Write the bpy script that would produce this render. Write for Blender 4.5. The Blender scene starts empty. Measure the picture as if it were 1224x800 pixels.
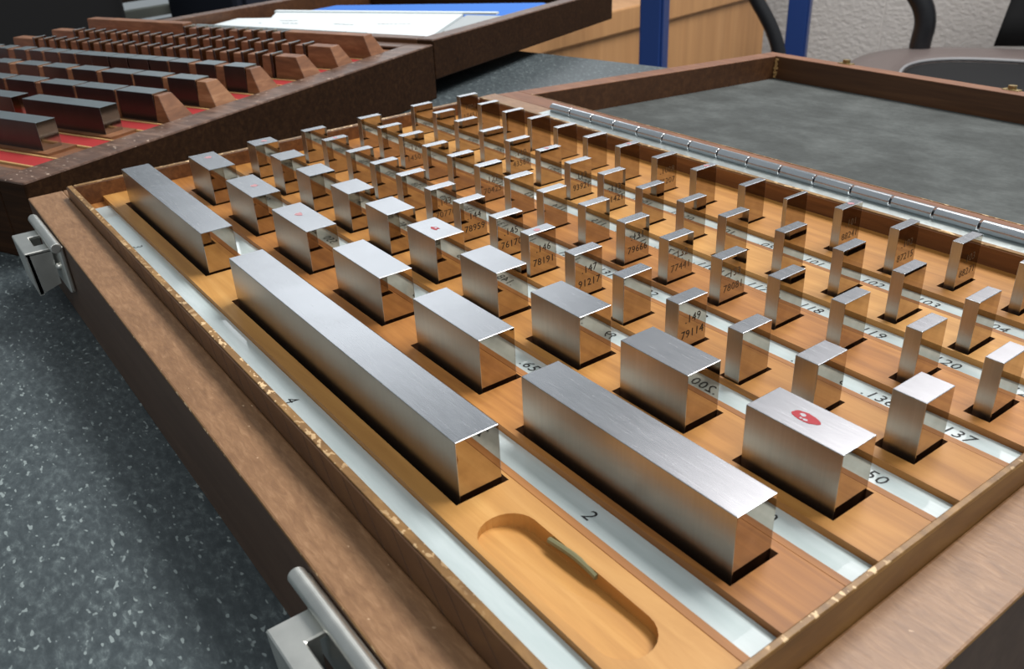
import bpy, bmesh, math, random
from mathutils import Vector, Matrix
U = 0.0254                      # everything below is laid out in inches
C = bpy.context.scene.collection
S = bpy.context.scene
rnd = random.Random(7)

# ------------------------------------------------------------------ camera
cd = bpy.data.cameras.new('camera'); cam = bpy.data.objects.new('camera', cd); C.objects.link(cam)
cd.sensor_width = 36; cd.lens = 36 * 1053.24 / 1224; cd.clip_start = .005; cd.clip_end = 60
cd.dof.use_dof = True; cd.dof.focus_distance = .21; cd.dof.aperture_fstop = 52
rot = Matrix(((.59318, -.35873, .720729), (.803777, .314616, -.504936), (-.045617, .878823, .474963)))
cam.matrix_world = Matrix.Translation(Vector((11.8757, -2.3135, 3.7317)) * U) @ rot.to_4x4()
S.camera = cam
S.view_settings.view_transform = 'Standard'; S.view_settings.look = 'None'
S.view_settings.gamma = 1; S.view_settings.use_curve_mapping = False
S.view_settings.exposure = 0.0

# ------------------------------------------------------------------ world and ceiling fittings
w = bpy.data.worlds.new('world'); S.world = w; w.use_nodes = True
w.node_tree.nodes['Background'].inputs[0].default_value = (.86, .95, 1, 1)
w.node_tree.nodes['Background'].inputs[1].default_value = .31
def panel_light(name, x, y, sx, sy, power, col=(1, 1, 1), z=1.65):
    l = bpy.data.lights.new(name, 'AREA'); l.shape = 'RECTANGLE'; l.size = sx; l.size_y = sy
    l.energy = power; l.color = col
    o = bpy.data.objects.new(name, l); C.objects.link(o); o.location = (x, y, z)
    return o
panel_light('ceiling_panel_light', -3.35, 1.65, 1.8, 1.5, 15.5, (.93, .97, 1))
panel_light('ceiling_panel_light', -5.2, 3.9, 3.4, 2.2, 42, (.93, .97, 1))
panel_light('ceiling_panel_light', -.62, 2.5, .9, 2.6, 14, (1, .93, .92))
panel_light('ceiling_panel_light', .25, 1.1, 1.4, .7, 56, (1, .98, .95))
panel_light('ceiling_panel_light', 1.6, -.9, 1.2, .6, 20, (1, .98, .95))

# ------------------------------------------------------------------ helpers
def link(name, mesh, parent=None, mats=(), label=None):
    o = bpy.data.objects.new(name, mesh); C.objects.link(o)
    for m in mats: mesh.materials.append(m)
    if parent: o.parent = parent
    if label: o['label'] = label
    return o
def obj(name, bm, m, parent=None, label=None, smooth=False):
    bmesh.ops.scale(bm, vec=(U, U, U), verts=bm.verts)
    bmesh.ops.recalc_face_normals(bm, faces=bm.faces)
    me = bpy.data.meshes.new(name); bm.to_mesh(me); bm.free()
    if smooth:
        for p in me.polygons: p.use_smooth = True
    return link(name, me, parent, m if isinstance(m, (list, tuple)) else [m], label)
def empty(name, loc=(0, 0, 0), rz=0, parent=None):
    o = bpy.data.objects.new(name, None); C.objects.link(o)
    o.location = Vector(loc) * U; o.rotation_euler = (0, 0, rz)
    o.empty_display_size = .01
    if parent: o.parent = parent
    return o
def tag(o, label, cat, group=None, kind=None):
    if label: o['label'] = label
    if cat: o['category'] = cat
    if group: o['group'] = group
    if kind: o['kind'] = kind
    return o
def hexa(bm, v, mi=0):
    """eight corners: bottom four then top four, same winding"""
    vs = [bm.verts.new(p) for p in v]
    for f in ((3, 2, 1, 0), (4, 5, 6, 7), (0, 1, 5, 4), (1, 2, 6, 5), (2, 3, 7, 6), (3, 0, 4, 7)):
        bm.faces.new([vs[i] for i in f]).material_index = mi
    return vs
def box(bm, x0, y0, z0, x1, y1, z1):
    return hexa(bm, [(x0, y0, z0), (x1, y0, z0), (x1, y1, z0), (x0, y1, z0), (x0, y0, z1), (x1, y0, z1), (x1, y1, z1), (x0, y1, z1)])
def bevel(bm, w, seg=2):
    bmesh.ops.recalc_face_normals(bm, faces=bm.faces)
    bmesh.ops.bevel(bm, geom=list(bm.edges), offset=w, segments=seg, affect='EDGES', profile=.5, clamp_overlap=True)
def boxo(name, x0, y0, z0, x1, y1, z1, m, parent=None, bev=0, label=None):
    bm = bmesh.new(); box(bm, x0, y0, z0, x1, y1, z1)
    if bev: bevel(bm, bev)
    return obj(name, bm, m, parent, label)
def cyl(bm, p0, p1, r, n=16, r1=None):
    p0 = Vector(p0); p1 = Vector(p1); r1 = r if r1 is None else r1
    d = (p1 - p0); q = d.to_track_quat('Z', 'Y').to_matrix()
    a = [bm.verts.new(p0 + q @ Vector((r * math.cos(t), r * math.sin(t), 0))) for t in [2 * math.pi * i / n for i in range(n)]]
    b = [bm.verts.new(p1 + q @ Vector((r1 * math.cos(t), r1 * math.sin(t), 0))) for t in [2 * math.pi * i / n for i in range(n)]]
    for i in range(n): bm.faces.new((a[i], a[(i + 1) % n], b[(i + 1) % n], b[i]))
    bm.faces.new(a[::-1]); bm.faces.new(b)
def tube(bm, pts, rad, n=12, flat=1.0):
    pts = [Vector(p) for p in pts]
    # smooth the path
    for _ in range(2):
        q = [pts[0]]
        for a, b in zip(pts, pts[1:]): q += [a.lerp(b, .25), a.lerp(b, .75)]
        q.append(pts[-1]); pts = q
    rings = []; s = None
    for i, p in enumerate(pts):
        t = (pts[min(i + 1, len(pts) - 1)] - pts[max(i - 1, 0)]).normalized()
        if s is None:
            s = t.cross(Vector((0, 0, 1)))
            if s.length < .1: s = t.cross(Vector((0, 1, 0)))
        s = (s - t * s.dot(t)).normalized(); k = s.cross(t).normalized()
        rings.append([bm.verts.new(p + s * rad * flat * math.cos(a) + k * rad * math.sin(a)) for a in [2 * math.pi * j / n for j in range(n)]])
    for a, b in zip(rings, rings[1:]):
        for j in range(n): bm.faces.new((a[j], a[(j + 1) % n], b[(j + 1) % n], b[j]))
    bm.faces.new(rings[0][::-1]); bm.faces.new(rings[-1])

_txt = {}
def text_mesh(body, size, shear=.15):
    k = (body, size)
    if k not in _txt:
        cu = bpy.data.curves.new('lettering', 'FONT'); cu.body = body; cu.size = size * U; cu.resolution_u = 2
        cu.align_x = 'CENTER'; cu.align_y = 'CENTER'; cu.shear = shear; cu.space_character = 1.06
        t = bpy.data.objects.new('lettering', cu)
        _txt[k] = bpy.data.meshes.new_from_object(t)
        bpy.data.objects.remove(t); bpy.data.curves.remove(cu)
    return _txt[k].copy()
# ------------------------------------------------------------------ materials
class N:
    def __init__(s, name):
        s.m = bpy.data.materials.new(name); s.m.use_nodes = True; s.t = s.m.node_tree
        s.b = s.t.nodes['Principled BSDF']; s.tc = s.t.nodes.new('ShaderNodeTexCoord')
    def n(s, ty, **k):
        x = s.t.nodes.new(ty)
        for a, b in k.items(): setattr(x, a, b)
        return x
    def l(s, a, b): s.t.links.new(a, b)
    def mp(s, scale, rotz=0, loc=(0, 0, 0)):
        m = s.n('ShaderNodeMapping'); m.inputs['Scale'].default_value = scale
        m.inputs['Rotation'].default_value = (0, 0, rotz); m.inputs['Location'].default_value = loc
        s.l(s.tc.outputs['Object'], m.inputs[0]); return m.outputs[0]
    def noise(s, vec, scale=1, detail=4, rough=.55, dist=0):
        x = s.n('ShaderNodeTexNoise'); x.inputs['Scale'].default_value = scale; x.inputs['Detail'].default_value = detail
        x.inputs['Roughness'].default_value = rough; x.inputs['Distortion'].default_value = dist
        s.l(vec, x.inputs['Vector']); return x.outputs['Fac']
    def ramp(s, f, stops):
        r = s.n('ShaderNodeValToRGB'); e = r.color_ramp.elements
        while len(e) < len(stops): e.new(.5)
        for i, (p, c) in enumerate(stops): e[i].position = p; e[i].color = (*c, 1) if len(c) == 3 else c
        s.l(f, r.inputs[0]); return r.outputs[0]
    def mix(s, f, a, b, mode='MIX'):
        x = s.n('ShaderNodeMix', data_type='RGBA', blend_type=mode)
        for v, i in ((f, 0), (a, 6), (b, 7)):
            if hasattr(v, 'is_linked'): s.l(v, x.inputs[i])
            elif i == 0: x.inputs[0].default_value = v
            else: x.inputs[i].default_value = (*v, 1)
        return x.outputs[2]
    def bump(s, h, st=.3, d=.0002):
        b = s.n('ShaderNodeBump'); b.inputs['Strength'].default_value = st; b.inputs['Distance'].default_value = d
        s.l(h, b.inputs['Height']); s.l(b.outputs[0], s.b.inputs['Normal'])
    def set(s, **k):
        for a, v in k.items():
            i = s.b.inputs[a.replace('_', ' ')]
            if hasattr(v, 'is_linked'): s.l(v, i)
            else: i.default_value = (*v, 1) if isinstance(v, tuple) and len(v) == 3 else v
        return s.m
def plain(name, col, rough=.5, metal=0, **k):
    x = N(name); x.set(Base_Color=col, Roughness=rough, Metallic=metal, **k); return x.m
def grain(name, a, b, c, rough=.45, sc=(25, 420, 420), bump=.25, big=18, coat=0.0, chips=None, spec=.5):
    x = N(name)
    v = x.mp(sc); f = x.noise(v, 1, 6, .62, .6)
    g = x.noise(x.mp((sc[0] * .25, sc[1] * .12, sc[2] * .12)), 1, 3, .5, 1.2)
    col = x.ramp(f, [(.3, a), (.52, b), (.72, c)])
    col = x.mix(.75, col, x.ramp(g, [(.3, (.80, .76, .72)), (.7, (1.1, 1.09, 1.08))]), 'MULTIPLY')
    if chips:
        k = x.noise(x.mp((420, 620, 620)), 1, 2, .6)
        kb = x.ramp(x.noise(x.mp((28, 28, 28)), 1, 2), [(.42, (0, 0, 0)), (.56, (1, 1, 1))])
        col = x.mix(x.mix(1.0, x.ramp(k, [(chips[1], (0, 0, 0)), (chips[1] + .03, (1, 1, 1))]), kb, 'MULTIPLY'), col, chips[0])
    x.bump(f, bump)
    x.set(Base_Color=col, Roughness=rough, Coat_Weight=coat, Coat_Roughness=.15, Specular_IOR_Level=spec)
    return x.m
M = {}
M['tray'] = grain('tray_wood', (.34, .145, .030), (.45, .205, .046), (.54, .265, .066), .5, (22, 300, 300), .18)
M['tray_b'] = grain('tray_wood_reddish', (.28, .108, .024), (.39, .160, .035), (.50, .225, .055), .5, (24, 300, 300), .2)
M['tray_c'] = grain('tray_wood_pale', (.42, .20, .05), (.52, .262, .070), (.60, .325, .10), .5, (22, 300, 300), .18)
M['pocket'] = plain('pocket_shaded_wood', (.085, .032, .010), .7)  # tray wood darkened in colour for the shade inside the pockets
M['spacer'] = grain('spacer_wood', (.25, .095, .022), (.33, .135, .032), (.42, .185, .05), .5, (20, 330, 330))
M['rim'] = grain('rim_wood', (.21, .108, .052), (.27, .145, .070), (.35, .20, .105), .42, (260, 1100, 700), .25, chips=((.62, .42, .26), .73))
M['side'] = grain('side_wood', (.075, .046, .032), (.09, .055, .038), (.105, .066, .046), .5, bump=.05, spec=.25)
M['lip'] = grain('lip_wood', (.10, .05, .026), (.14, .07, .034), (.19, .10, .042), .4, (50, 200, 90), .2, spec=.35)
M['lipgold'] = grain('golden_lip_wood', (.12, .055, .012), (.19, .09, .02), (.28, .15, .04), .4, (60, 40, 160), .25)
M['lipin'] = grain('lip_inner_wood', (.10, .035, .010), (.16, .06, .018), (.24, .10, .03), .5)
M['edge'] = grain('worn_edge_wood', (.14, .07, .02), (.24, .125, .035), (.36, .2, .065), .4, (90, 260, 260), .3, chips=((.72, .50, .27), .57))
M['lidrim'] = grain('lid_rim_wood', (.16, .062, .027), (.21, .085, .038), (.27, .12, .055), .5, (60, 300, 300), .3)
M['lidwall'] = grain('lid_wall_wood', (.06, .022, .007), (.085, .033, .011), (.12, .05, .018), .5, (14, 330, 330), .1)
M['dark'] = grain('dark_case_wood', (.020, .009, .004), (.032, .014, .006), (.052, .024, .010), .6, bump=.05, spec=.1)
M['darkrim'] = grain('dark_case_rim_wood', (.06, .03, .02), (.12, .065, .043), (.24, .15, .11), .38, (60, 260, 260), .5, chips=((.55, .42, .33), .66))
M['ridge'] = grain('ridge_wood', (.14, .055, .022), (.22, .09, .038), (.32, .15, .07), .45, (60, 60, 300), .3)
M['ridgeworn'] = grain('worn_ridge_wood', (.20, .085, .035), (.29, .13, .055), (.42, .22, .11), .45, (60, 60, 300), .3)
M['red'] = plain('red_label_paper', (.36, .022, .022), .6)
M['gold'] = plain('ochre_wood_line', (.50, .30, .12), .5)
# brushed and lapped steel
def steel(name, col, rough, streak, st=.25, speck=0):
    x = N(name)
    f = x.noise(x.mp(streak), 1, 4, .65)
    g = x.noise(x.mp((60, 60, 60)), 1, 3, .6)
    c = x.mix(.5, col, x.ramp(f, [(.35, tuple(k * .88 for k in col)), (.65, tuple(min(1, k * 1.08) for k in col))]))
    c = x.mix(.25, c, x.ramp(g, [(.35, tuple(k * .7 for k in col)), (.7, tuple(min(1, k * 1.1) for k in col))]))
    if speck:
        k = x.noise(x.mp((420, 1500, 1500)), 1, 3, .7)
        c = x.mix(x.ramp(k, [(.60, (0, 0, 0)), (.66, (.5, .5, .5))]), c, tuple(k * .45 for k in col))
    r = x.ramp(f, [(.2, (rough * .9,) * 3), (.8, (rough * 1.1,) * 3)])
    x.bump(f, st, .00003)
    x.set(Base_Color=c, Roughness=r, Metallic=1.0); return x.m
M['top'] = steel('ground_steel_top', (.56, .565, .59), .26, (160, 2600, 2600), .05, 0)
M['flank'] = steel('ground_steel_side', (.47, .43, .37), .31, (1800, 1800, 50), .0)
x = N('lapped_steel_face'); g_ = x.noise(x.mp((300, 300, 300)), 1, 3)
x.set(Base_Color=x.ramp(g_, [(.3, (.44, .38, .31)), (.7, (.52, .46, .39))]), Roughness=.035, Metallic=1.0); M['mirror'] = x.m
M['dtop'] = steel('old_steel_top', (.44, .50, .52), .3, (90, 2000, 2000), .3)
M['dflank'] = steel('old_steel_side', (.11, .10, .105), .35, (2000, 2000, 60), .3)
M['dmirror'] = plain('old_steel_face', (.42, .36, .29), .12, 1.0)
M['chrome'] = steel('hinge_steel', (.80, .82, .85), .2, (60, 900, 900), .15)
M['leaf'] = steel('hinge_leaf_steel', (.66, .72, .71), .36, (300, 300, 300), .4)
M['nickel'] = steel('latch_nickel', (.74, .74, .70), .38, (160, 160, 160), .5)
M['brass'] = plain('tarnished_brass', (.35, .26, .12), .4, 1.0)
M['ink'] = plain('black_ink', (.012, .012, .014), .6)
M['etch'] = plain('black_etching', (.02, .014, .01), .7)
M['redpaint'] = plain('red_paint', (.36, .004, .014), .35)
M['pinkpaint'] = plain('faded_red_paint', (.50, .24, .26), .4)
x = N('white_label_strip'); f_ = x.noise(x.mp((60, 400, 400)), 1, 5)
x.set(Base_Color=x.ramp(f_, [(.35, (.50, .585, .59)), (.65, (.58, .66, .67))]), Roughness=.15, Coat_Weight=1.0, Coat_Roughness=.03); x.bump(f_, .03); M['strip'] = x.m
x = N('speckled_laminate')
f1 = x.noise(x.mp((330, 620, 500), .55), 1, 5, .66, .3); f2 = x.noise(x.mp((22, 22, 22)), 1, 3)
f3 = x.noise(x.mp((420, 800, 900), .55), 1, 1)
c_ = x.ramp(f1, [(.36, (.040, .052, .058)), (.52, (.058, .073, .080)), (.63, (.090, .112, .118)), (.74, (.17, .205, .21))])
c_ = x.mix(x.ramp(f3, [(.66, (0, 0, 0)), (.72, (.8, .8, .8))]), c_, (.28, .33, .33))
c_ = x.mix(.5, c_, x.ramp(f2, [(.3, (.8, .8, .8)), (.7, (1.15, 1.15, 1.15))]), 'MULTIPLY')
x.bump(f1, .15); x.set(Base_Color=c_, Roughness=.42); M['table'] = x.m
x = N('grey_felt'); f1 = x.noise(x.mp((30, 34, 40), -.3), 1, 6, .72, .1); f2 = x.noise(x.mp((500, 500, 500)), 1, 3)
c_ = x.ramp(f1, [(.33, (.034, .038, .036)), (.5, (.056, .062, .060)), (.70, (.098, .107, .104))])
c_ = x.mix(.4, c_, x.ramp(f2, [(.3, (.75, .75, .75)), (.7, (1.15, 1.15, 1.15))]), 'MULTIPLY')
x.bump(f2, .4); x.set(Base_Color=c_, Roughness=.9); M['felt'] = x.m
x = N('painted_blockwork'); f1 = x.noise(x.mp((60, 60, 80)), 1, 3, .5, .2); x.bump(f1, .8, .006)
x.set(Base_Color=(.62, .58, .55), Roughness=.5); M['wall'] = x.m
M['mortar'] = plain('painted_mortar', (.62, .58, .55), .6)
M['beech'] = grain('beech_veneer', (.52, .27, .115), (.56, .30, .13), (.60, .33, .15), .5, (60, 60, 4), .03)
M['blue'] = plain('blue_enamel', (.012, .045, .20), .4)
M['black'] = plain('black_plastic', (.010, .010, .012), .35)
M['blackcloth'] = plain('black_cloth', (.006, .006, .007), .9)
M['navy'] = plain('navy_cloth', (.006, .010, .022), .9)
M['vinyl'] = plain('brown_grey_vinyl', (.15, .12, .112), .45)
M['piping'] = plain('grey_piping', (.30, .30, .31), .5)
M['paper'] = plain('white_paper', (.72, .78, .80), .5)
M['bluecard'] = plain('blue_card', (.04, .17, .58), .9)
M['greytext'] = plain('grey_print', (.12, .14, .14), .7)
M['cream'] = plain('cream_rail_paint', (.42, .44, .38), .5)
M['floor'] = plain('brown_grey_floor', (.10, .085, .07), .6)
M['umber'] = plain('umber_panel', (.075, .05, .035), .6)

# ------------------------------------------------------------------ the setting
bm = bmesh.new(); box(bm, -140, -70, -31, 60, 140, -30); o = obj('floor', bm, M['floor']); o['kind'] = 'structure'
# painted blockwork wall, running beside the far desk
wall = empty('wall_right', (-56.3, 90.3, -30), math.atan2(11.5, 19.3)); wall['kind'] = 'structure'
for r in range(5):
    for k in range(-1, 4):
        x0 = (-9.0 if r % 2 else -.2) + k * 17.6
        boxo('block', x0 + .06, 0, r * 9 + .56, x0 + 17.54, 4, r * 9 + 9.44, M['wall'], wall, .1)
boxo('mortar_bed', -28, .05, -.5, 62, 4, 44, M['mortar'], wall)
bm = bmesh.new()
hexa(bm, [(-12.6, -16, -2.4), (24, -16, -2.4), (24, 21.2, -2.4), (-16.5, 11.43, -2.4), (-12.6, -16, -1.124), (24, -16, -1.124), (24, 21.2, -1.124), (-16.5, 11.43, -1.124)])
bevel(bm, .06)
tb = empty('workbench', (0, 0, -30)); tag(tb, 'workbench with a dark blue-grey speckled laminate top carrying both wooden cases', 'workbench')
o = obj('worktop', bm, M['table']); o.parent = tb; o.location = (0, 0, 30 * U)
for px_, py_ in ((-10.5, -13), (21, -13), (21, 16), (-12, 8)):
    boxo('leg', px_ - 1, py_ - 1, 0, px_ + 1, py_ + 1, 27.6, M['blue'], tb, .1)

# ------------------------------------------------------------------ main case
CX0, CX1, CY0, CY1 = -1.05, 10.525, -1.004, 6.65
IX0, IX1, IY0, IY1 = -.578, 10.0, -.487, 6.014
LZ, TZ = .206, -1.124
def rz(x, y):
    a = (x - CX0) / (CX1 - CX0); b = (y - CY0) / (CY1 - CY0)
    return (1 - b) * ((1 - a) * .05 + a * -.14) + b * ((1 - a) * .10 + a * .08)
case = empty('gauge_block_case', (4.7, 2.8, TZ))
tag(case, 'open wooden case with honey-coloured slotted tray, white number strips and grey felt lid', 'case', 'wooden gauge block cases')
inv = Vector((-4.7, -2.8, -TZ))
def part(name, bm, m, parent=None, label=None, smooth=False):
    p = parent or case
    if p is case: bmesh.ops.translate(bm, vec=inv, verts=bm.verts)
    return obj(name, bm, m, p, label, smooth)
def wallpiece(name, x0, x1, y0, y1, label=None):
    bm = bmesh.new(); n = 12
    hexa(bm, [(x0, y0, TZ), (x1, y0, TZ), (x1, y1, TZ), (x0, y1, TZ), (x0, y0, rz(x0, y0)), (x1, y0, rz(x1, y0)), (x1, y1, rz(x1, y1)), (x0, y1, rz(x0, y1))])
    bevel(bm, .018)
    for f in bm.faces:
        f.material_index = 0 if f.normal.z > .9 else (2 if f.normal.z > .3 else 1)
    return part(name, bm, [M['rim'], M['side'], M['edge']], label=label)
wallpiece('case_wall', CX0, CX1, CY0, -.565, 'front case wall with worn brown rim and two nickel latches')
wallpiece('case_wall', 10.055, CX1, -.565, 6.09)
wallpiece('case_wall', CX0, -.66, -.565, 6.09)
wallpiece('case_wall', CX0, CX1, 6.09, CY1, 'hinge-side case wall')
def lip(x0, x1, y0, y1, mi_in):
    bm = bmesh.new(); box(bm, x0, y0, -.32, x1, y1, LZ - .012)
    bevel(bm, .006, 1); part('lip', bm, M['lip'] if mi_in is None else M[mi_in])
    bm = bmesh.new(); box(bm, x0 + .010, y0 + .012, LZ - .012, x1 - .004, y1 - .004, LZ)
    bevel(bm, .004, 1); part('worn_lip_edge', bm, M['edge'])
lip(-.66, 10.055, -.565, IY0, None)
lip(IX1, 10.055, IY0, IY1, 'lipgold')
lip(-.66, IX0, IY0, IY1, 'lipin')
lip(-.66, 10.055, IY1, 6.09, 'lipin')
bm = bmesh.new(); box(bm, -.66, -.565, TZ + .02, 10.055, 6.09, -.80); part('case_bottom', bm, M['side'])
# saw marks cut across the outer face of the front lip
bm = bmesh.new()
for k in range(26):
    x = 1.6 + k * .33 + rnd.uniform(-.04, .04); s = rnd.uniform(.16, .3)
    hexa(bm, [(x, -.5665, -.12), (x + .012, -.5665, -.12), (x + .012, -.564, -.12), (x, -.564, -.12),
              (x - s, -.5665, .17), (x - s + .012, -.5665, .17), (x - s + .012, -.564, .17), (x - s, -.564, .17)])
o = part('saw_marks', bm, M['side']); o['kind'] = 'stuff'

# rows of the tray: strip centres, block rows
P = .872
strip_c = [None] + [.617 + P * i for i in range(6)]
HW = .125
W_, H_ = .345, .458
rows = {
 0: [(3.0, 0.0, .031), (4.0, 3.847, .018)],
 1: [(.8, .082, -.003), (.85, 1.443, .006), (.9, 2.828, .013), (.95, 4.31, .02), (1.0, 5.821, .036), (2.0, 7.459, -.031)],
 2: [(.3, -.036, -.017), (.35, .811, -.033), (.4, 1.636, -.04), (.45, 2.518, .006), (.5, 3.382, .004), (.55, 4.28, .01), (.6, 5.29, .0), (.65, 6.39, .001), (.7, 7.53, -.005), (.75, 8.733, .02)],
 3: list(zip([.138, .139, .140, .141, .142, .143, .144, .145, .146, .147, .148, .149, .150, .200, .250],
             [-.05, .65, 1.37, 2.05, 2.71, 3.37, 3.97, 4.62, 5.21, 5.9, 6.58, 7.24, 7.91, 8.53, 9.235],
             [-.08, -.09, -.09, -.1, -.1, -.1, -.1, -.07, -.1, -.09, -.1, -.1, -.1, -.08, .04])),
 4: list(zip([.122 + .001 * i for i in range(16)],
             [-.04, .62, 1.22, 1.88, 2.49, 3.09, 3.73, 4.35, 5.01, 5.63, 6.24, 6.88, 7.51, 8.13, 8.79, 9.41],
             [-.05, -.08, -.08, -.1, -.1, -.09, -.1, -.1, -.05, -.06, -.06, -.03, -.01, .02, .03, .02])),
 5: list(zip([.106 + .001 * i for i in range(16)],
             [-.13, .50, 1.17, 1.83, 2.48, 3.10, 3.77, 4.38, 5.02, 5.65, 6.22, 6.88, 7.5, 8.14, 8.82, 9.45],
             [.04, .05, 0, -.02, -.05, -.02, -.09, -.09, -.09, -.09, -.08, -.01, .04, -.02, -.06, 0])),
 6: list(zip([.1001, .1002, .1003, .1004, .1005, .1006, .1007, .1008, .1009, .1, .05, .101, .102, .103, .104, .105],
             [-.09, .58, 1.22, 1.80, 2.42, 3.07, 3.7, 4.36, 5.02, 5.75, 6.36, 6.88, 7.56, 8.13, 8.76, 9.4],
             [0, -.06, -.06, -.03, -.05, -.07, -.07, -.07, -.09, -.1, -.1, .05, -.03, .07, .03, .0])),
}
def fmt(v):
    if v in (1.0, 2.0, 3.0, 4.0): return str(int(v))
    s = ('%.4f' % v)[1:].rstrip('0')
    return s if len(s) >= 4 else s + '0' * (4 - len(s))
# boards between the number strips, with a pocket for every block
board_y = {0: (-.17, strip_c[1] - HW)}
for r in range(1, 6): board_y[r] = (strip_c[r] + HW, strip_c[r + 1] - HW)
board_y[6] = (strip_c[6] + HW, IY1)
def fillboard(name, outer, holes, depth, m, ztop=0.0, edgez=-.12, scoop=None):
    bm = bmesh.new(); edges = []
    def loop(pts):
        vs = [bm.verts.new((x, y, ztop)) for x, y in pts]
        for i in range(len(vs)): edges.append(bm.edges.new((vs[i], vs[(i + 1) % len(vs)])))
        return vs
    vo = loop(outer); vh = [loop(h) for h in holes]; vs_ = loop(scoop) if scoop else None
    bmesh.ops.triangle_fill(bm, use_beauty=True, use_dissolve=False, edges=edges, normal=(0, 0, 1))
    lo = [bm.verts.new((v.co.x, v.co.y, edgez)) for v in vo]
    for i in range(len(vo)): bm.faces.new((vo[i], vo[(i + 1) % len(vo)], lo[(i + 1) % len(vo)], lo[i]))
    for h in vh:
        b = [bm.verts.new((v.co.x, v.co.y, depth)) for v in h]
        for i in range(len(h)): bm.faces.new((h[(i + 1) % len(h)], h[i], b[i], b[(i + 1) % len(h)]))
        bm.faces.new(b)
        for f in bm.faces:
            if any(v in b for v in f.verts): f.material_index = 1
    if vs_:
        cy = sum(v.co.y for v in vs_) / len(vs_)
        b = [bm.verts.new((v.co.x, v.co.y, ztop - .055 - max(-.05, (v.co.y - cy) * .22) - (.03 if v.co.x < 8.5 else 0))) for v in vs_]
        for i in range(len(vs_)): bm.faces.new((vs_[(i + 1) % len(vs_)], vs_[i], b[i], b[(i + 1) % len(vs_)]))
        c = bm.verts.new((8.87, cy, ztop - .055))
        for i in range(len(b)): bm.faces.new((b[i], b[(i + 1) % len(b)], c))
    for v in bm.verts: v.co += inv
    bmesh.ops.scale(bm, vec=(U,) * 3, verts=bm.verts)
    me = bpy.data.meshes.new(name); bm.to_mesh(me); bm.free()
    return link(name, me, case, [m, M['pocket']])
slots = {}
for r, lst in rows.items():
    y0, y1 = board_y[r]; holes = []
    sp = min(P * r + .43, y1 - .07)
    for L, x0, dy in lst:
        by = P * r + dy
        mx = .022 if L < .3 else .032
        hx0, hx1 = x0 - .04, x0 + L + mx
        hy0 = max(y0 + .02, by - .05); hy1 = min(by + W_ + .035, sp - .012)
        slots[(r, L)] = ((hx0 + hx1) / 2, L)
        holes.append([(hx0, hy0), (hx1, hy0), (hx1, hy1), (hx0, hy1)])
    scoop = None
    if r == 0:
        scoop = [(8.34 + .19 * math.cos(t) - .02, .075 + .205 * math.sin(t)) for t in [math.pi / 2 + math.pi * i / 12 for i in range(13)]] + \
                [(9.36 + .19 * math.cos(t), .085 + .19 * math.sin(t)) for t in [-math.pi / 2 + math.pi * i / 12 for i in range(13)]]
    if r == 6: sp = y1
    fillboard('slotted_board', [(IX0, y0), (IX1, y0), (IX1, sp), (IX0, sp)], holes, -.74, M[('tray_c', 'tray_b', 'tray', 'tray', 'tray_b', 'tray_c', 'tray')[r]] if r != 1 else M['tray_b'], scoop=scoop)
    if sp < y1 - .02:
        bm = bmesh.new(); box(bm, IX0, sp + .004, -.12, IX1, y1, -.004); bevel(bm, .006, 1)
        part('spacer_strip', bm, M['spacer'])
# number strips sunk in their grooves
STR = -.055
for r in range(7):
    ya, yb = (IY0, -.17) if r == 0 else (strip_c[r] - HW, strip_c[r] + HW)
    st = empty('label_strip', (0, 0, 0), 0, case); st.location = inv * U
    bm = bmesh.new(); box(bm, IX0 + (.3 if r == 0 else .02), ya + .003, STR - .02, IX1 - .03, yb - .003, STR)
    me_o = obj('label_strip', bm, M['strip']); me_o.parent = case; me_o.location = inv * U
    bpy.data.objects.remove(st)
    bm = bmesh.new(); box(bm, IX0, ya, -.3, IX1, yb, STR - .022); part('groove_bed', bm, M['spacer'])
    yc = (ya + yb) / 2 + (.0 if r else .015)
    for L, x0, dy in rows[r]:
        t = link('printed_number', text_mesh(fmt(L), .15), me_o, [M['ink']])
        t.location = Vector((x0 + L / 2 - (.03 if L < .3 else 0) - (.14 if L == .150 else 0), yc, STR + .002)) * U
# hinge
for i in range(19):
    x = .66 + i * .508
    bm = bmesh.new(); cyl(bm, (x + .012, 6.57, .158), (x + .496, 6.57, .158), .070, 20)
    bevel(bm, .006, 1)
    part('hinge_knuckle', bm, M['chrome'], smooth=False)
bm = bmesh.new(); hexa(bm, [(.62, 6.12, .086), (10.35, 6.12, .07), (10.35, 6.60, .078), (.62, 6.60, .094), (.62, 6.12, .106), (10.35, 6.12, .09), (10.35, 6.60, .098), (.62, 6.60, .114)])
part('hinge_leaf', bm, M['leaf'])
bm = bmesh.new(); cyl(bm, (.64, 6.57, .158), (10.33, 6.57, .158), .03, 10); part('hinge_pin', bm, M['black'])
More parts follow.
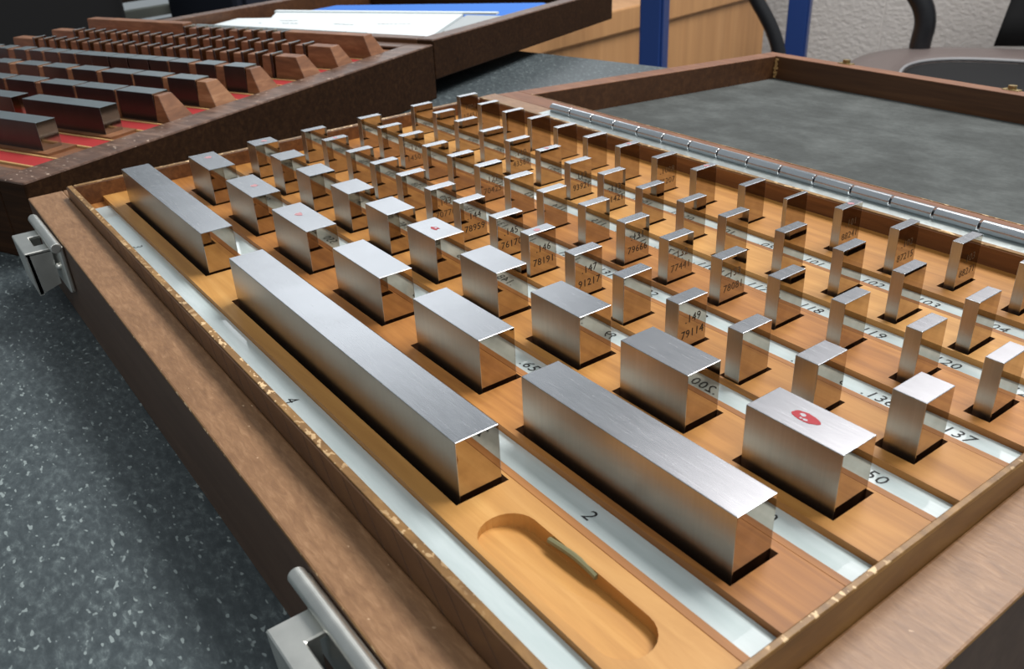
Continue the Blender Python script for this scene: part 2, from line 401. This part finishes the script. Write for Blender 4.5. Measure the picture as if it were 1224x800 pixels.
# latches on the front wall
def latch(x0, x1):
    e = empty('latch', (0, 0, 0), 0, case); e.location = inv * U
    n = .0
    y = CY0; zt = rz(x0, y) - .02
    boxo('latch_plate', x0, y - .07, zt - .62, x1, y - .004, zt - .03, M['nickel'], e, .02)
    bm = bmesh.new(); cyl(bm, (x0 - .02, y - .085, zt - .03), (x1 + .02, y - .085, zt - .03), .062, 16); bevel(bm, .012, 2)
    obj('hook_bar', bm, M['nickel'], e)
    # open catch: a bracket standing out from the wall, with a square notch in its top
    cx0, cx1 = x0 + .22, x1 - .26; zc = zt - .10; yo = y - .40; w = cx1 - cx0
    bm = bmesh.new()
    pts = [(cx0, yo), (cx1, yo), (cx1, y - .11), (cx1 - w * .26, y - .11), (cx1 - w * .26, y - .25), (cx0 + w * .28, y - .25), (cx0 + w * .28, y - .11), (cx0, y - .11)]
    lo = [bm.verts.new((a, b, zc - .05)) for a, b in pts]; hi = [bm.verts.new((a, b, zc)) for a, b in pts]
    bm.faces.new(hi); bm.faces.new(lo[::-1])
    for i in range(8): bm.faces.new((lo[i], lo[(i + 1) % 8], hi[(i + 1) % 8], hi[i]))
    bevel(bm, .01, 1)
    obj('catch_top', bm, M['nickel'], e)
    bm = bmesh.new()
    hexa(bm, [(cx0, yo + .03, zc - .55), (cx1, yo + .03, zc - .55), (cx1, yo + .08, zc - .55), (cx0, yo + .08, zc - .55), (cx0, yo, zc - .02), (cx1, yo, zc - .02), (cx1, yo + .05, zc - .02), (cx0, yo + .05, zc - .02)])
    for a in (cx0, cx1 - .05):
        hexa(bm, [(a, yo + .04, zc - .54), (a + .05, yo + .04, zc - .54), (a + .05, y - .11, zc - .46), (a, y - .11, zc - .46), (a, yo + .02, zc - .03), (a + .05, yo + .02, zc - .03), (a + .05, y - .11, zc - .03), (a, y - .11, zc - .03)])
    obj('catch_body', bm, M['nickel'], e)
    bm = bmesh.new(); bmesh.ops.create_uvsphere(bm, u_segments=12, v_segments=8, radius=.045)
    bmesh.ops.translate(bm, vec=(cx1 + .05, y - .08, zt - .33), verts=bm.verts)
    obj('rivet', bm, M['nickel'], e, smooth=True)
latch(-.30, .98)
latch(7.66, 8.98)
# glue scar at the edge of the finger recess
bm = bmesh.new(); pp = [(8.50, .255, -.03), (8.6, .262, -.02), (8.72, .27, -.012), (8.85, .272, -.02), (8.93, .27, -.03)]
tube(bm, pp, .022, 8); part('glue_bead', bm, plain('old_green_glue', (.20, .19, .10), .35))

# lid, hinged open and leaning down to the bench
th = math.atan2(.38, 7.45)
lid = empty('lid', (0, 0, 0), 0, case)
lid.location = Vector((-4.7, CY1 + .012 - 2.8, .09 - TZ)) * U; lid.rotation_euler = (-th, 0, 0)
LX0, LX1, LS = -1.0, 10.52, 7.47
def lidwall(x0, x1, s0, s1, z0, z1=0, label=None):
    bm = bmesh.new(); box(bm, x0, s0, z0, x1, s1, z1); bevel(bm, .015)
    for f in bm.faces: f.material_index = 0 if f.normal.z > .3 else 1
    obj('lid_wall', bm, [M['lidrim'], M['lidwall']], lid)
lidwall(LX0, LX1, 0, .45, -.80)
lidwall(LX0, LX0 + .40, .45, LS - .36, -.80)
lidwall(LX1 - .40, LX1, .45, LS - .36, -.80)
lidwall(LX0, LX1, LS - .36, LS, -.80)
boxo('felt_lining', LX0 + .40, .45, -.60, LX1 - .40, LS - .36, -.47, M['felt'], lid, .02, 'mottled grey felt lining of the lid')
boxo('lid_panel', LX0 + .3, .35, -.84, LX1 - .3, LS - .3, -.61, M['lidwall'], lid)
boxo('hinge_leaf', .62, .04, -.004, 10.3, .12, .014, M['leaf'], lid)
boxo('inner_edge_strip', LX0 + .41, .443, -.10, LX1 - .41, .462, .004, M['edge'], lid)
for xx in (.75, 4.15):
    bm = bmesh.new(); box(bm, xx, LS - .10, -.02, xx + .30, LS + .06, .015); bevel(bm, .01)
    cyl(bm, (xx + .14, LS + .0, 0), (xx + .14, LS + .0, .075), .075, 12)
    obj('lid_catch', bm, M['brass'], lid)
bm = bmesh.new()
for k in range(9):
    a = rnd.uniform(-.05, .05); h = -.45 + k * .045
    box(bm, LX0 + .41 + .0, LS - .40 + a * .4, h, LX0 + .44 + abs(a), LS - .362, h + .04)
obj('dried_glue', bm, M['gold'], lid)

# ------------------------------------------------------------------ gauge blocks of the main case
def block_mesh(L, Wd, zlo, zhi, mats, bev=.005):
    bm = bmesh.new(); box(bm, 0, 0, zlo, L, Wd, zhi); bevel(bm, min(bev, L * .12), 2)
    for f in bm.faces:
        n = f.normal
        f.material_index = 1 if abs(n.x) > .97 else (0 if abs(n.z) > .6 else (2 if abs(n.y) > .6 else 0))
    bmesh.ops.scale(bm, vec=(U,) * 3, verts=bm.verts)
    me = bpy.data.meshes.new('gauge_block'); bm.to_mesh(me); bm.free()
    for m in mats: me.materials.append(m)
    return me
serials = {.144: '78959', .145: '76170', .146: '78191', .147: '91217', .149: '79114', .112: '93921', .113: '11421', .131: '79666', .132: '77441',
           .133: '78081', .127: '70425', .143: '70770', .110: '43580', .103: '88271', .102: '87215', .101: '88241', .1008: '75207', .124: '14501', .1001: '17451'}
bold = (.144, .145, .146, .147, .149, .112, .131, .113)
M['faint'] = plain('faint_etching', (.10, .055, .025), .6)
rowname = {0: 'latch-side row', 1: 'second row from the latches', 2: 'third row from the latches', 3: 'middle fourth row',
           4: 'third row from the hinge', 5: 'second row from the hinge', 6: 'row beside the hinge'}
ordw = ['first', 'second', 'third', 'fourth', 'fifth', 'sixth', 'seventh', 'eighth', 'ninth', 'tenth', 'eleventh', 'twelfth', 'thirteenth', 'fourteenth', 'fifteenth', 'sixteenth', 'seventeenth', 'eighteenth', 'nineteenth', 'twentieth', 'twenty-first', 'twenty-second']
steels = [M['top'], M['mirror'], M['flank']]
special = {(0, 0): 'long bright steel gauge block beside the number 3 on the white strip',
           (0, 1): 'longest bright steel gauge block, beside the number 4 on the white strip',
           (1, 5): 'long grey steel gauge block beside the number 2 on the white strip',
           (2, 9): 'thick steel gauge block with a bright red mark on its top',
           (2, 7): 'thick grey steel gauge block beside the .650 number on the white strip',
           (3, 14): 'squarish steel gauge block last in the fourth row, in front of the .137 number'}
marks = {(2, 9): (.35, .17, 1), (1, 2): (.35, .17, 0), (1, 0): (.24, .19, 0), (1, 1): (.45, .19, 0), (2, 0): (.14, .19, 0), (2, 5): (.28, .17, 1), (3, 8): (.08, .15, 0), (6, 6): (.05, .2, 0), (6, 8): (.05, .22, 0), (5, 5): (.055, .15, 0), (3, 1): (.07, .18, 0), (6, 11): (.05, .2, 0)}
def blob(cx, cy, rx, ry, z, wob=.12, n=18, holes=True):
    bm = bmesh.new(); vs = []
    for i in range(n):
        t = 2 * math.pi * i / n; k = 1 + rnd.uniform(-wob, wob)
        vs.append(bm.verts.new((cx + rx * k * math.cos(t), cy + ry * k * math.sin(t), z)))
    bm.faces.new(vs); return bm
for r, lst in rows.items():
    for i, (L, x0, dy) in enumerate(lst):
        y0 = P * r + dy; big = L >= .3
        hz = H_ + (0 if big else rnd.uniform(-.008, .008))
        o = bpy.data.objects.new('gauge_block', block_mesh(L, W_, -.735, hz, steels)); C.objects.link(o)
        o.location = Vector((x0, y0, 0)) * U
        if not big: o.rotation_euler = (0, 0, math.radians(rnd.uniform(-.5, .5)))
        if (r, i) in special: lb = special[(r, i)]
        else:
            kind = 'thick steel block' if big else 'thin upright steel block'
            lb = f'{kind}, {ordw[i]} from the far end, {rowname[r]}'
        tag(o, lb, 'gauge block', 'gauge blocks in the honey-coloured case')
        key = round(L, 4)
        if key in serials:
            s = serials.get(key)
            for body, zz, sz in ([(fmt(L), .27, .105)] + ([(s, .13, .105)] if s else [])):
                if s is None: continue
                t = link('etched_number', text_mesh(body, sz, .0), o, [M['etch'] if key in bold else M['faint']])
                t.matrix_local = Matrix(((0, 0, 1, (L + .0015) * U), (1, 0, 0, W_ * .52 * U), (0, 1, 0, zz * U), (0, 0, 0, 1)))
        if (r, i) in marks:
            a, b, hot = marks[(r, i)]
            if (r, i) == (2, 9):
                bm = blob(a, b, .105, .05, hz + .0015, .08); obj('red_mark', bm, M['redpaint'], o)
                for q in ((a - .03, b + .012, .022, .017), (a + .012, b - .026, .018, .012), (a - .018, b - .03, .01, .009)):
                    obj('bare_spot', blob(*q, hz + .0022, .2, 10), M['top'], o)
            else:
                bm = blob(a, b, .05 if big else .035, .04 if big else .035, hz + .0015, .3); obj('red_mark', bm, M['redpaint'] if hot else M['pinkpaint'], o)
                if hot: obj('bare_spot', blob(a - .005, b + .012, .02, .012, hz + .0022, .3, 9), M['top'], o)

# ------------------------------------------------------------------ dark old case behind
A0 = Vector((-1.645, -.94, 0)); ang = math.radians(24.9)
case2 = empty('gauge_block_case', (A0.x, A0.y, TZ), ang)
tag(case2, 'open dark brown wooden case with worn rim, red strips and papers lying in its lid', 'case', 'wooden gauge block cases')
W2, L2, T2, B2 = 10.6, 10.33, .10 - TZ, .02 - TZ
def wall2(u0, u1, v0, v1, z1=T2):
    bm = bmesh.new(); box(bm, u0, v0, 0, u1, v1, z1); bevel(bm, .03)
    for f in bm.faces: f.material_index = 0 if f.normal.z > .3 else 1
    obj('case_wall', bm, [M['darkrim'], M['dark']], case2)
wall2(-.62, 0, 0, L2); wall2(-W2, -W2 + .6, 0, L2); wall2(-W2 + .6, -.62, 0, .42); wall2(-W2 + .6, -.62, L2 - .45, L2)
boxo('tray', -W2 + .6, .42, .05, -.62, L2 - .45, B2, M['ridge'], case2)
rows2v = [1.26, 2.29, 3.30, 4.37, 5.50, 6.70, 7.77, 8.86]
for i, v in enumerate(rows2v):
    boxo('ochre_line', -W2 + .65, v - .60, B2, -.66, v - .562, B2 + .03, M['gold'], case2)
    boxo('red_strip', -W2 + .65, v - .555, B2, -.68, v - .20, B2 + .018, M['red'], case2)
    boxo('ochre_line', -W2 + .65, v - .195, B2, -.68, v - .155, B2 + .03, M['gold'], case2)
ZT2 = .50 - TZ
def ridge(u0, u1, v0, mat, end=False, ztop=None):
    z = (ztop or ZT2 - .03); bm = bmesh.new(); e = .22 if end else 0
    hexa(bm, [(u0, v0 - .04, B2), (u1 + e, v0 - .04, B2), (u1 + e, v0 + .50, B2), (u0, v0 + .50, B2), (u0, v0 + .01, z), (u1, v0 + .01, z), (u1, v0 + .30, z), (u0, v0 + .30, z)])
    bevel(bm, .01, 1); obj('ridge_block', bm, mat, case2)
r2 = {
 0: [(-4.4, -1.31)],
 1: [(-6.5, -3.42), (-3.11, -1.13)],
 2: [(-6.05, -5.15), (-5.05, -4.20), (-4.02, -3.12), (-3.05, -2.03), (-1.96, -1.06)],
 3: [(-7.15, -6.55), (-6.30, -5.60), (-5.44, -4.72), (-4.55, -3.84), (-3.68, -2.85), (-2.79, -2.03), (-1.88, -1.17)],
 4: [(-9.6, -9.35), (-9.1, -8.8), (-8.6, -8.25), (-8.0, -7.62), (-7.46, -7.05), (-6.95, -6.5), (-6.42, -5.97), (-5.9, -5.42), (-5.4, -4.9), (-4.86, -4.32), (-4.28, -3.7), (-3.66, -3.14), (-3.08, -2.55), (-2.35, -1.83), (-1.6, -1.06)],
}
ordr = lambda i: ordw[i]
name2 = ['front row', 'second row', 'third row', 'fourth row', 'fifth row', 'sixth row', 'seventh row', 'back row']
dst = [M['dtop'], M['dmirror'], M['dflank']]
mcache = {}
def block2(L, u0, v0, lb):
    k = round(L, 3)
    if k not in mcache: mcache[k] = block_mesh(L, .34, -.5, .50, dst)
    o = bpy.data.objects.new('gauge_block', mcache[k]); C.objects.link(o)
    q = Matrix.Rotation(ang, 3, 'Z') @ Vector((u0, v0, 0)) + A0
    o.location = q * U; o.rotation_euler = (0, 0, ang)
    tag(o, lb, 'gauge block', 'gauge blocks in the dark old case')
for r, lst in r2.items():
    v = rows2v[r]
    for i, (a, b) in enumerate(reversed(lst)):
        block2(b - a, a, v, f'dark grey steel block, {ordr(i)} from the right in {name2[r]} of dark case')
    if r >= 2:
        s = sorted(lst)
        ridge(s[-1][1] + .02, -.92, v, M['ridgeworn'] if r % 2 else M['ridge'], True)
        for (a, b), (c, d) in zip(s, s[1:]):
            if c - b > .05: ridge(b + .01, c - .01, v, M['ridgeworn'] if r in (3,) else M['ridge'], ztop=ZT2 - .02)
    else:
        for a, b in lst:
            boxo('block_bed', a - .1, v - .1, B2, b + .22, v + .44, B2 + .04, M['ridge'], case2)
for r, n, u_, du in ((5, 20, -1.50, .395), (6, 20, -1.56, .388), (7, 8, -3.15, .445)):
    v = rows2v[r]; th_ = .055
    us = [u_ - du * i for i in range(n)]
    for i, u in enumerate(us):
        block2(th_, u, v - .02, f'thin dark steel plate, {ordr(i)} from the right in {name2[r]} of dark case')
    m = M['ridge']
    ridge(us[0] + th_ + .05, -.84 if r < 7 else -.80, v, m, True, ZT2 - .04 if r < 7 else ZT2 + .0)
    for a, b in zip(us[1:], us): ridge(a + th_ + .10, b - .02, v, m, ztop=ZT2 - .04)
    ridge(-W2 + .8, us[-1] - .02, v, m, ztop=ZT2 - .04 if r < 7 else ZT2 + .06)
# lid of the dark case, opened back past the bench edge
lid2 = empty('lid', (0, 0, 0), 0, case2)
t2 = math.atan2(.27, 10.4)
lid2.location = Vector((0, L2 + .03, .20 - TZ)) * U; lid2.rotation_euler = (-t2, 0, 0)
def lw2(u0, u1, v0, v1, mm='dark'):
    bm = bmesh.new(); box(bm, u0, v0, -.90, u1, v1, 0); bevel(bm, .03)
    for f in bm.faces: f.material_index = 0 if f.normal.z > .3 else 1
    obj('lid_wall', bm, [M['darkrim'], M['dark'] if mm == 'dark' else M['lidwall']], lid2)
lw2(-.45, 0, 0, 10.4, 'dark'); lw2(-9.75, -9.3, 0, 10.4, 'lid'); lw2(-9.3, -.45, 0, .42, 'lid'); lw2(-9.3, -.45, 9.95, 10.4)
boxo('lid_panel', -9.5, .3, -.88, -.3, 10.1, -.72, M['dark'], lid2)
bm = bmesh.new()
for k in range(9):
    cyl(bm, (-7.4 + k * .62, -.02, .02), (-6.82 + k * .62, -.02, .02), .06, 10)
obj('hinge_barrel', bm, M['leaf'], lid2)
# papers lying in the dark lid
def loc2(u, v, z):
    q = Matrix.Rotation(ang, 3, 'Z') @ Vector((u, v, 0)) + A0; return Vector((q.x, q.y, z))
def sheet(name, pts, z, t, m, label, cat, group=None):
    bm = bmesh.new(); c = sum((loc2(u, v, z) for u, v in pts), Vector()) / len(pts)
    q = [loc2(u, v, z) - c for u, v in pts]
    lo = [bm.verts.new(p - Vector((0, 0, t))) for p in q]; hi = [bm.verts.new(p) for p in q]; n = len(q)
    bm.faces.new(hi); bm.faces.new(lo[::-1])
    for i in range(n): bm.faces.new((lo[i], lo[(i + 1) % n], hi[(i + 1) % n], hi[i]))
    o = obj(name, bm, m); o.location = c * U; tag(o, label, cat, group); return o, c
o, c = sheet('paper_sheet', [(-8.92, 11.2), (-9.2, 13.56), (-8.03, 13.88), (-6.0, 11.2)], -.14, .35, M['paper'], 'small white paper sheet in the dark lid, left of the larger document', 'paper', 'papers in the dark lid')
def smudge(parent, c, rowsv):
    for (u0, v0, u1, v1, z) in rowsv:
        bm = bmesh.new(); n = max(3, int(abs(u1 - u0) / .12))
        for k in range(n):
            a = k / n; b = (k + rnd.uniform(.55, .9)) / n
            p = loc2(u0 + (u1 - u0) * a, v0 + (v1 - v0) * a, z) - c; q = loc2(u0 + (u1 - u0) * b, v0 + (v1 - v0) * b, z) - c
            w_ = Vector((-.42, .907, 0)) * .05; vv = [bm.verts.new(t) for t in (p, q, q + w_, p + w_)]; bm.faces.new(vv)
        obj('printed_line', bm, M['greytext'], parent)
smudge(o, c, [(-7.8, 12.96, -7.2, 12.97, -.135), (-7.3, 12.46, -7.0, 12.48, -.135)])
o, c = sheet('document_booklet', [(-7.0, 11.0), (-7.35, 12.9), (-8.3, 14.3), (-2.2, 15.25), (-1.25, 12.3), (-1.1, 11.0)], -.05, .45, M['paper'], 'large white printed booklet lying open in the dark lid', 'booklet', 'papers in the dark lid')
smudge(o, c, [(-6.99, 12.99, -6.44, 13.11, -.045), (-6.62, 12.65, -6.05, 12.7, -.045), (-4.95, 12.88, -4.27, 12.89, -.045), (-3.68, 13.16, -2.71, 13.38, -.045)])
bm = bmesh.new()
q = [loc2(*p, -.03) - c for p in [(-8.33, 14.25), (-1.2, 15.35), (-1.22, 15.55), (-8.4, 14.47)]]
lo = [bm.verts.new(p - Vector((0, 0, .03))) for p in q]; hi = [bm.verts.new(p + Vector((0, 0, .02))) for p in q]
bm.faces.new(hi)
for i in range(4): bm.faces.new((lo[i], lo[(i + 1) % 4], hi[(i + 1) % 4], hi[i]))
obj('folded_spine', bm, M['paper'], o)
o, c = sheet('plastic_wallet', [(-1.95, 15.0), (-1.2, 12.6), (-.75, 12.6), (-.75, 15.1)], -.04, .3, plain('grey_plastic', (.35, .38, .39), .3), 'pale grey plastic wallet beside the white booklet in the dark lid', 'wallet', 'papers in the dark lid')
o, c = sheet('blue_card', [(-8.3, 15.4), (-8.04, 16.85), (-1.4, 18.6), (-.6, 18.0), (-.6, 15.8)], -.21, .2, M['bluecard'], 'bright blue card behind the white booklet in the dark lid', 'card', 'papers in the dark lid')

# ------------------------------------------------------------------ background furniture
# low beech desk
desk = empty('desk', (-43.6, 52, -30), math.atan2(26.5, -5.0)); tag(desk, 'beech-veneered desk with a thick top edge between the two blue posts', 'desk')
boxo('desk_top', -17, 0, 20.9, 21, -0 + 20, 22.8, M['beech'], desk, .15)
boxo('side_panel', -16.6, .35, 0, 20.6, 1.1, 20.88, M['beech'], desk, .05)
boxo('side_panel', -16.6, 18, 0, 20.6, 18.8, 20.88, M['beech'], desk, .05)
boxo('drawer_case', -16, 1.2, 3, -2, 17.9, 20.8, M['beech'], desk, .05)
def post(name, x, y, rz_, w_, lb):
    o = empty(name, (x, y, -30), rz_); tag(o, lb, 'post', 'blue steel posts behind the bench')
    boxo('steel_upright', -w_, -w_, .3, w_, w_, 46, M['blue'], o, .1)
    boxo('steel_flange', w_ + .01, -w_ * .8, .3, w_ + .16, w_ * 1.1, 46, M['blue'], o, .04)
    boxo('foot_plate', -1.8, -1.8, 0, 1.8, 1.8, .3, M['blue'], o, .05)
post('steel_post', -32.2, 41.3, .5, .72, 'blue steel post just right of the dark lid')
post('steel_post', -48.0, 77.8, .5, .98, 'blue steel post standing against the white blockwork wall')
# office chairs
def squircle(t, a, b, e=2.6):
    k = (abs(math.cos(t)) ** e + abs(math.sin(t)) ** e) ** (-1 / e)
    return a * k * math.cos(t), b * k * math.sin(t)
def chair(x, y, rz_, lb, seat_z, arm_pts, back, sc=1.0, ar=.8):
    o = empty('office_chair', (x, y, -30), rz_); tag(o, lb, 'chair', 'office chairs beyond the bench')
    n = 48
    def rings_obj(name, prof, m, capb=True):
        bm = bmesh.new(); rings = []
        for s_, z in prof: rings.append([bm.verts.new((*squircle(2 * math.pi * i / n, 10 * sc * s_, 9.5 * sc * s_), z)) for i in range(n)])
        for a_, b_ in zip(rings, rings[1:]):
            for i in range(n): bm.faces.new((a_[i], b_[i], b_[(i + 1) % n], a_[(i + 1) % n]))
        bm.faces.new(rings[0]); bm.faces.new(rings[-1]); return obj(name, bm, m, o, smooth=True)
    h = seat_z
    rings_obj('seat_pad', [(.2, h - .45), (.4, h - .5), (.56, h - .5), (.57, h - .9)], M['blackcloth'])
    rings_obj('seat', [(.56, h - .9), (.57, h - .38), (.64, h - .1), (.80, h), (.93, h - .12), (.985, h - .6), (1.0, h - 1.3), (.98, h - 2.0), (.6, h - 2.1)], M['vinyl'])
    bm = bmesh.new(); tube(bm, [(*squircle(2 * math.pi * i / n, 5.72 * sc, 5.43 * sc), h - .3) for i in range(n + 1)], .13, 8); obj('piping', bm, M['piping'], o, smooth=True)
    bm = bmesh.new(); cyl(bm, (0, 0, 4), (0, 0, h - 2), 1.1, 16); obj('gas_column', bm, M['black'], o)
    for k in range(5):
        t = 2 * math.pi * k / 5 + .3
        bm = bmesh.new(); cyl(bm, (0, 0, 4.2), (9 * math.cos(t), 9 * math.sin(t), 2.8), 1.0, 10, .6); obj('base_spoke', bm, M['black'], o)
        bm = bmesh.new(); cyl(bm, (9 * math.cos(t) - .5, 9 * math.sin(t), 1.2), (9 * math.cos(t) + .5, 9 * math.sin(t), 1.2), 1.2, 14); obj('caster', bm, M['black'], o)
    bm = bmesh.new(); tube(bm, arm_pts, ar, 12, 1.0); obj('armrest', bm, M['black'], o, smooth=True)
    if back:
        bx, by = back; bm = bmesh.new(); n = 16; g = []
        for j in range(9):
            z = h - .6 + j * 2.6; ww = 8.6 - j * .42
            g.append([(bx + ww * (i / (n / 2) - 1), by + 1.1 * (1 - ((i / (n / 2)) - 1) ** 2) + j * .2, z) for i in range(n + 1)])
        f1 = [[bm.verts.new(p) for p in r_] for r_ in g]; f2 = [[bm.verts.new((p[0], p[1] + 1.4, p[2])) for p in r_] for r_ in g]
        for j in range(8):
            for i in range(n):
                bm.faces.new((f1[j][i], f1[j][i + 1], f1[j + 1][i + 1], f1[j + 1][i])); bm.faces.new((f2[j][i], f2[j + 1][i], f2[j + 1][i + 1], f2[j][i + 1]))
            bm.faces.new((f1[j][0], f1[j + 1][0], f2[j + 1][0], f2[j][0])); bm.faces.new((f1[j][n], f2[j][n], f2[j + 1][n], f1[j + 1][n]))
        for i in range(n):
            bm.faces.new((f1[0][i], f2[0][i], f2[0][i + 1], f1[0][i + 1])); bm.faces.new((f1[8][i], f1[8][i + 1], f2[8][i + 1], f2[8][i]))
        obj('backrest', bm, M['blackcloth'], o, smooth=True)
        boxo('back_bracket', bx - 1, by - 4, h - 3, bx + 1, by + 1.5, h + 2, M['black'], o, .3)
RZ = math.radians(25.7)
chair(-21.2, 66.2, RZ, 'office chair with brown-grey vinyl seat edge and black backrest by the white wall', 18.0,
      [(-6.0, 8.6, 15.5), (-6.2, 8.6, 18), (-5.9, 8.6, 20.3), (-7.0, 8.6, 22.4), (-9.6, 8.4, 24.6), (-12.0, 8.0, 27.3), (-12.4, 3, 28.6), (-12.4, -4, 28.6)], (8.0, 13.6), 1.15, .86)
chair(-17.4, 41.8, RZ, 'black office chair of which one curved armrest rises before the beech desk', 15.0,
      [(-5.3, 8.2, 12.5), (-5.4, 8.2, 19), (-5.5, 8.2, 21.5), (-6.2, 8.2, 23.3), (-7.6, 8.0, 25.4), (-9.6, 7.6, 28.6), (-10.8, 4, 30.5), (-11, -3, 30.8)], None, 1.0, .46)
# dark things at the far left
o = empty('equipment_bag', (-76.5, 6, -30)); tag(o, 'large black cloth-covered case at the far left behind the dark box', 'bag')
bm = bmesh.new(); box(bm, -10, -22, 0, 6, 12.0, 38); bevel(bm, 2.5, 4); obj('bag_body', bm, M['blackcloth'], o, smooth=True)
bm = bmesh.new(); tube(bm, [(0, -9, 37), (0, -9, 41), (0, -3, 42), (0, 3, 41), (0, 3, 37)], .6, 8); obj('carry_handle', bm, M['blackcloth'], o, smooth=True)
o = empty('draped_cabinet', (-70, 30, -30), .2); tag(o, 'dark navy cabinet standing behind the open dark lid', 'cabinet')
boxo('cabinet_body', -8, -5.8, 0, 4, 16, 36, M['navy'], o, .6)
boxo('cabinet_door', 4.02, -5.2, 2, 4.6, 15.4, 35, M['navy'], o, .1)
o = empty('cable_rail', (-93.5, 28, -30), math.radians(15)); tag(o, 'cream horizontal rail with a black bracket at the far left', 'rail')
boxo('rail_bar', -.6, -16, 20.4, .4, 9, 21.4, M['cream'], o, .1)
boxo('lower_panel', -.5, -16, 0, .3, 9, 20.0, M['umber'], o, .1)
boxo('upper_panel', -.9, -16, 22.2, .2, 9, 40.0, M['umber'], o, .1)
boxo('bracket', .42, -.5, 19.9, 1.1, .5, 21.6, M['black'], o, .1)
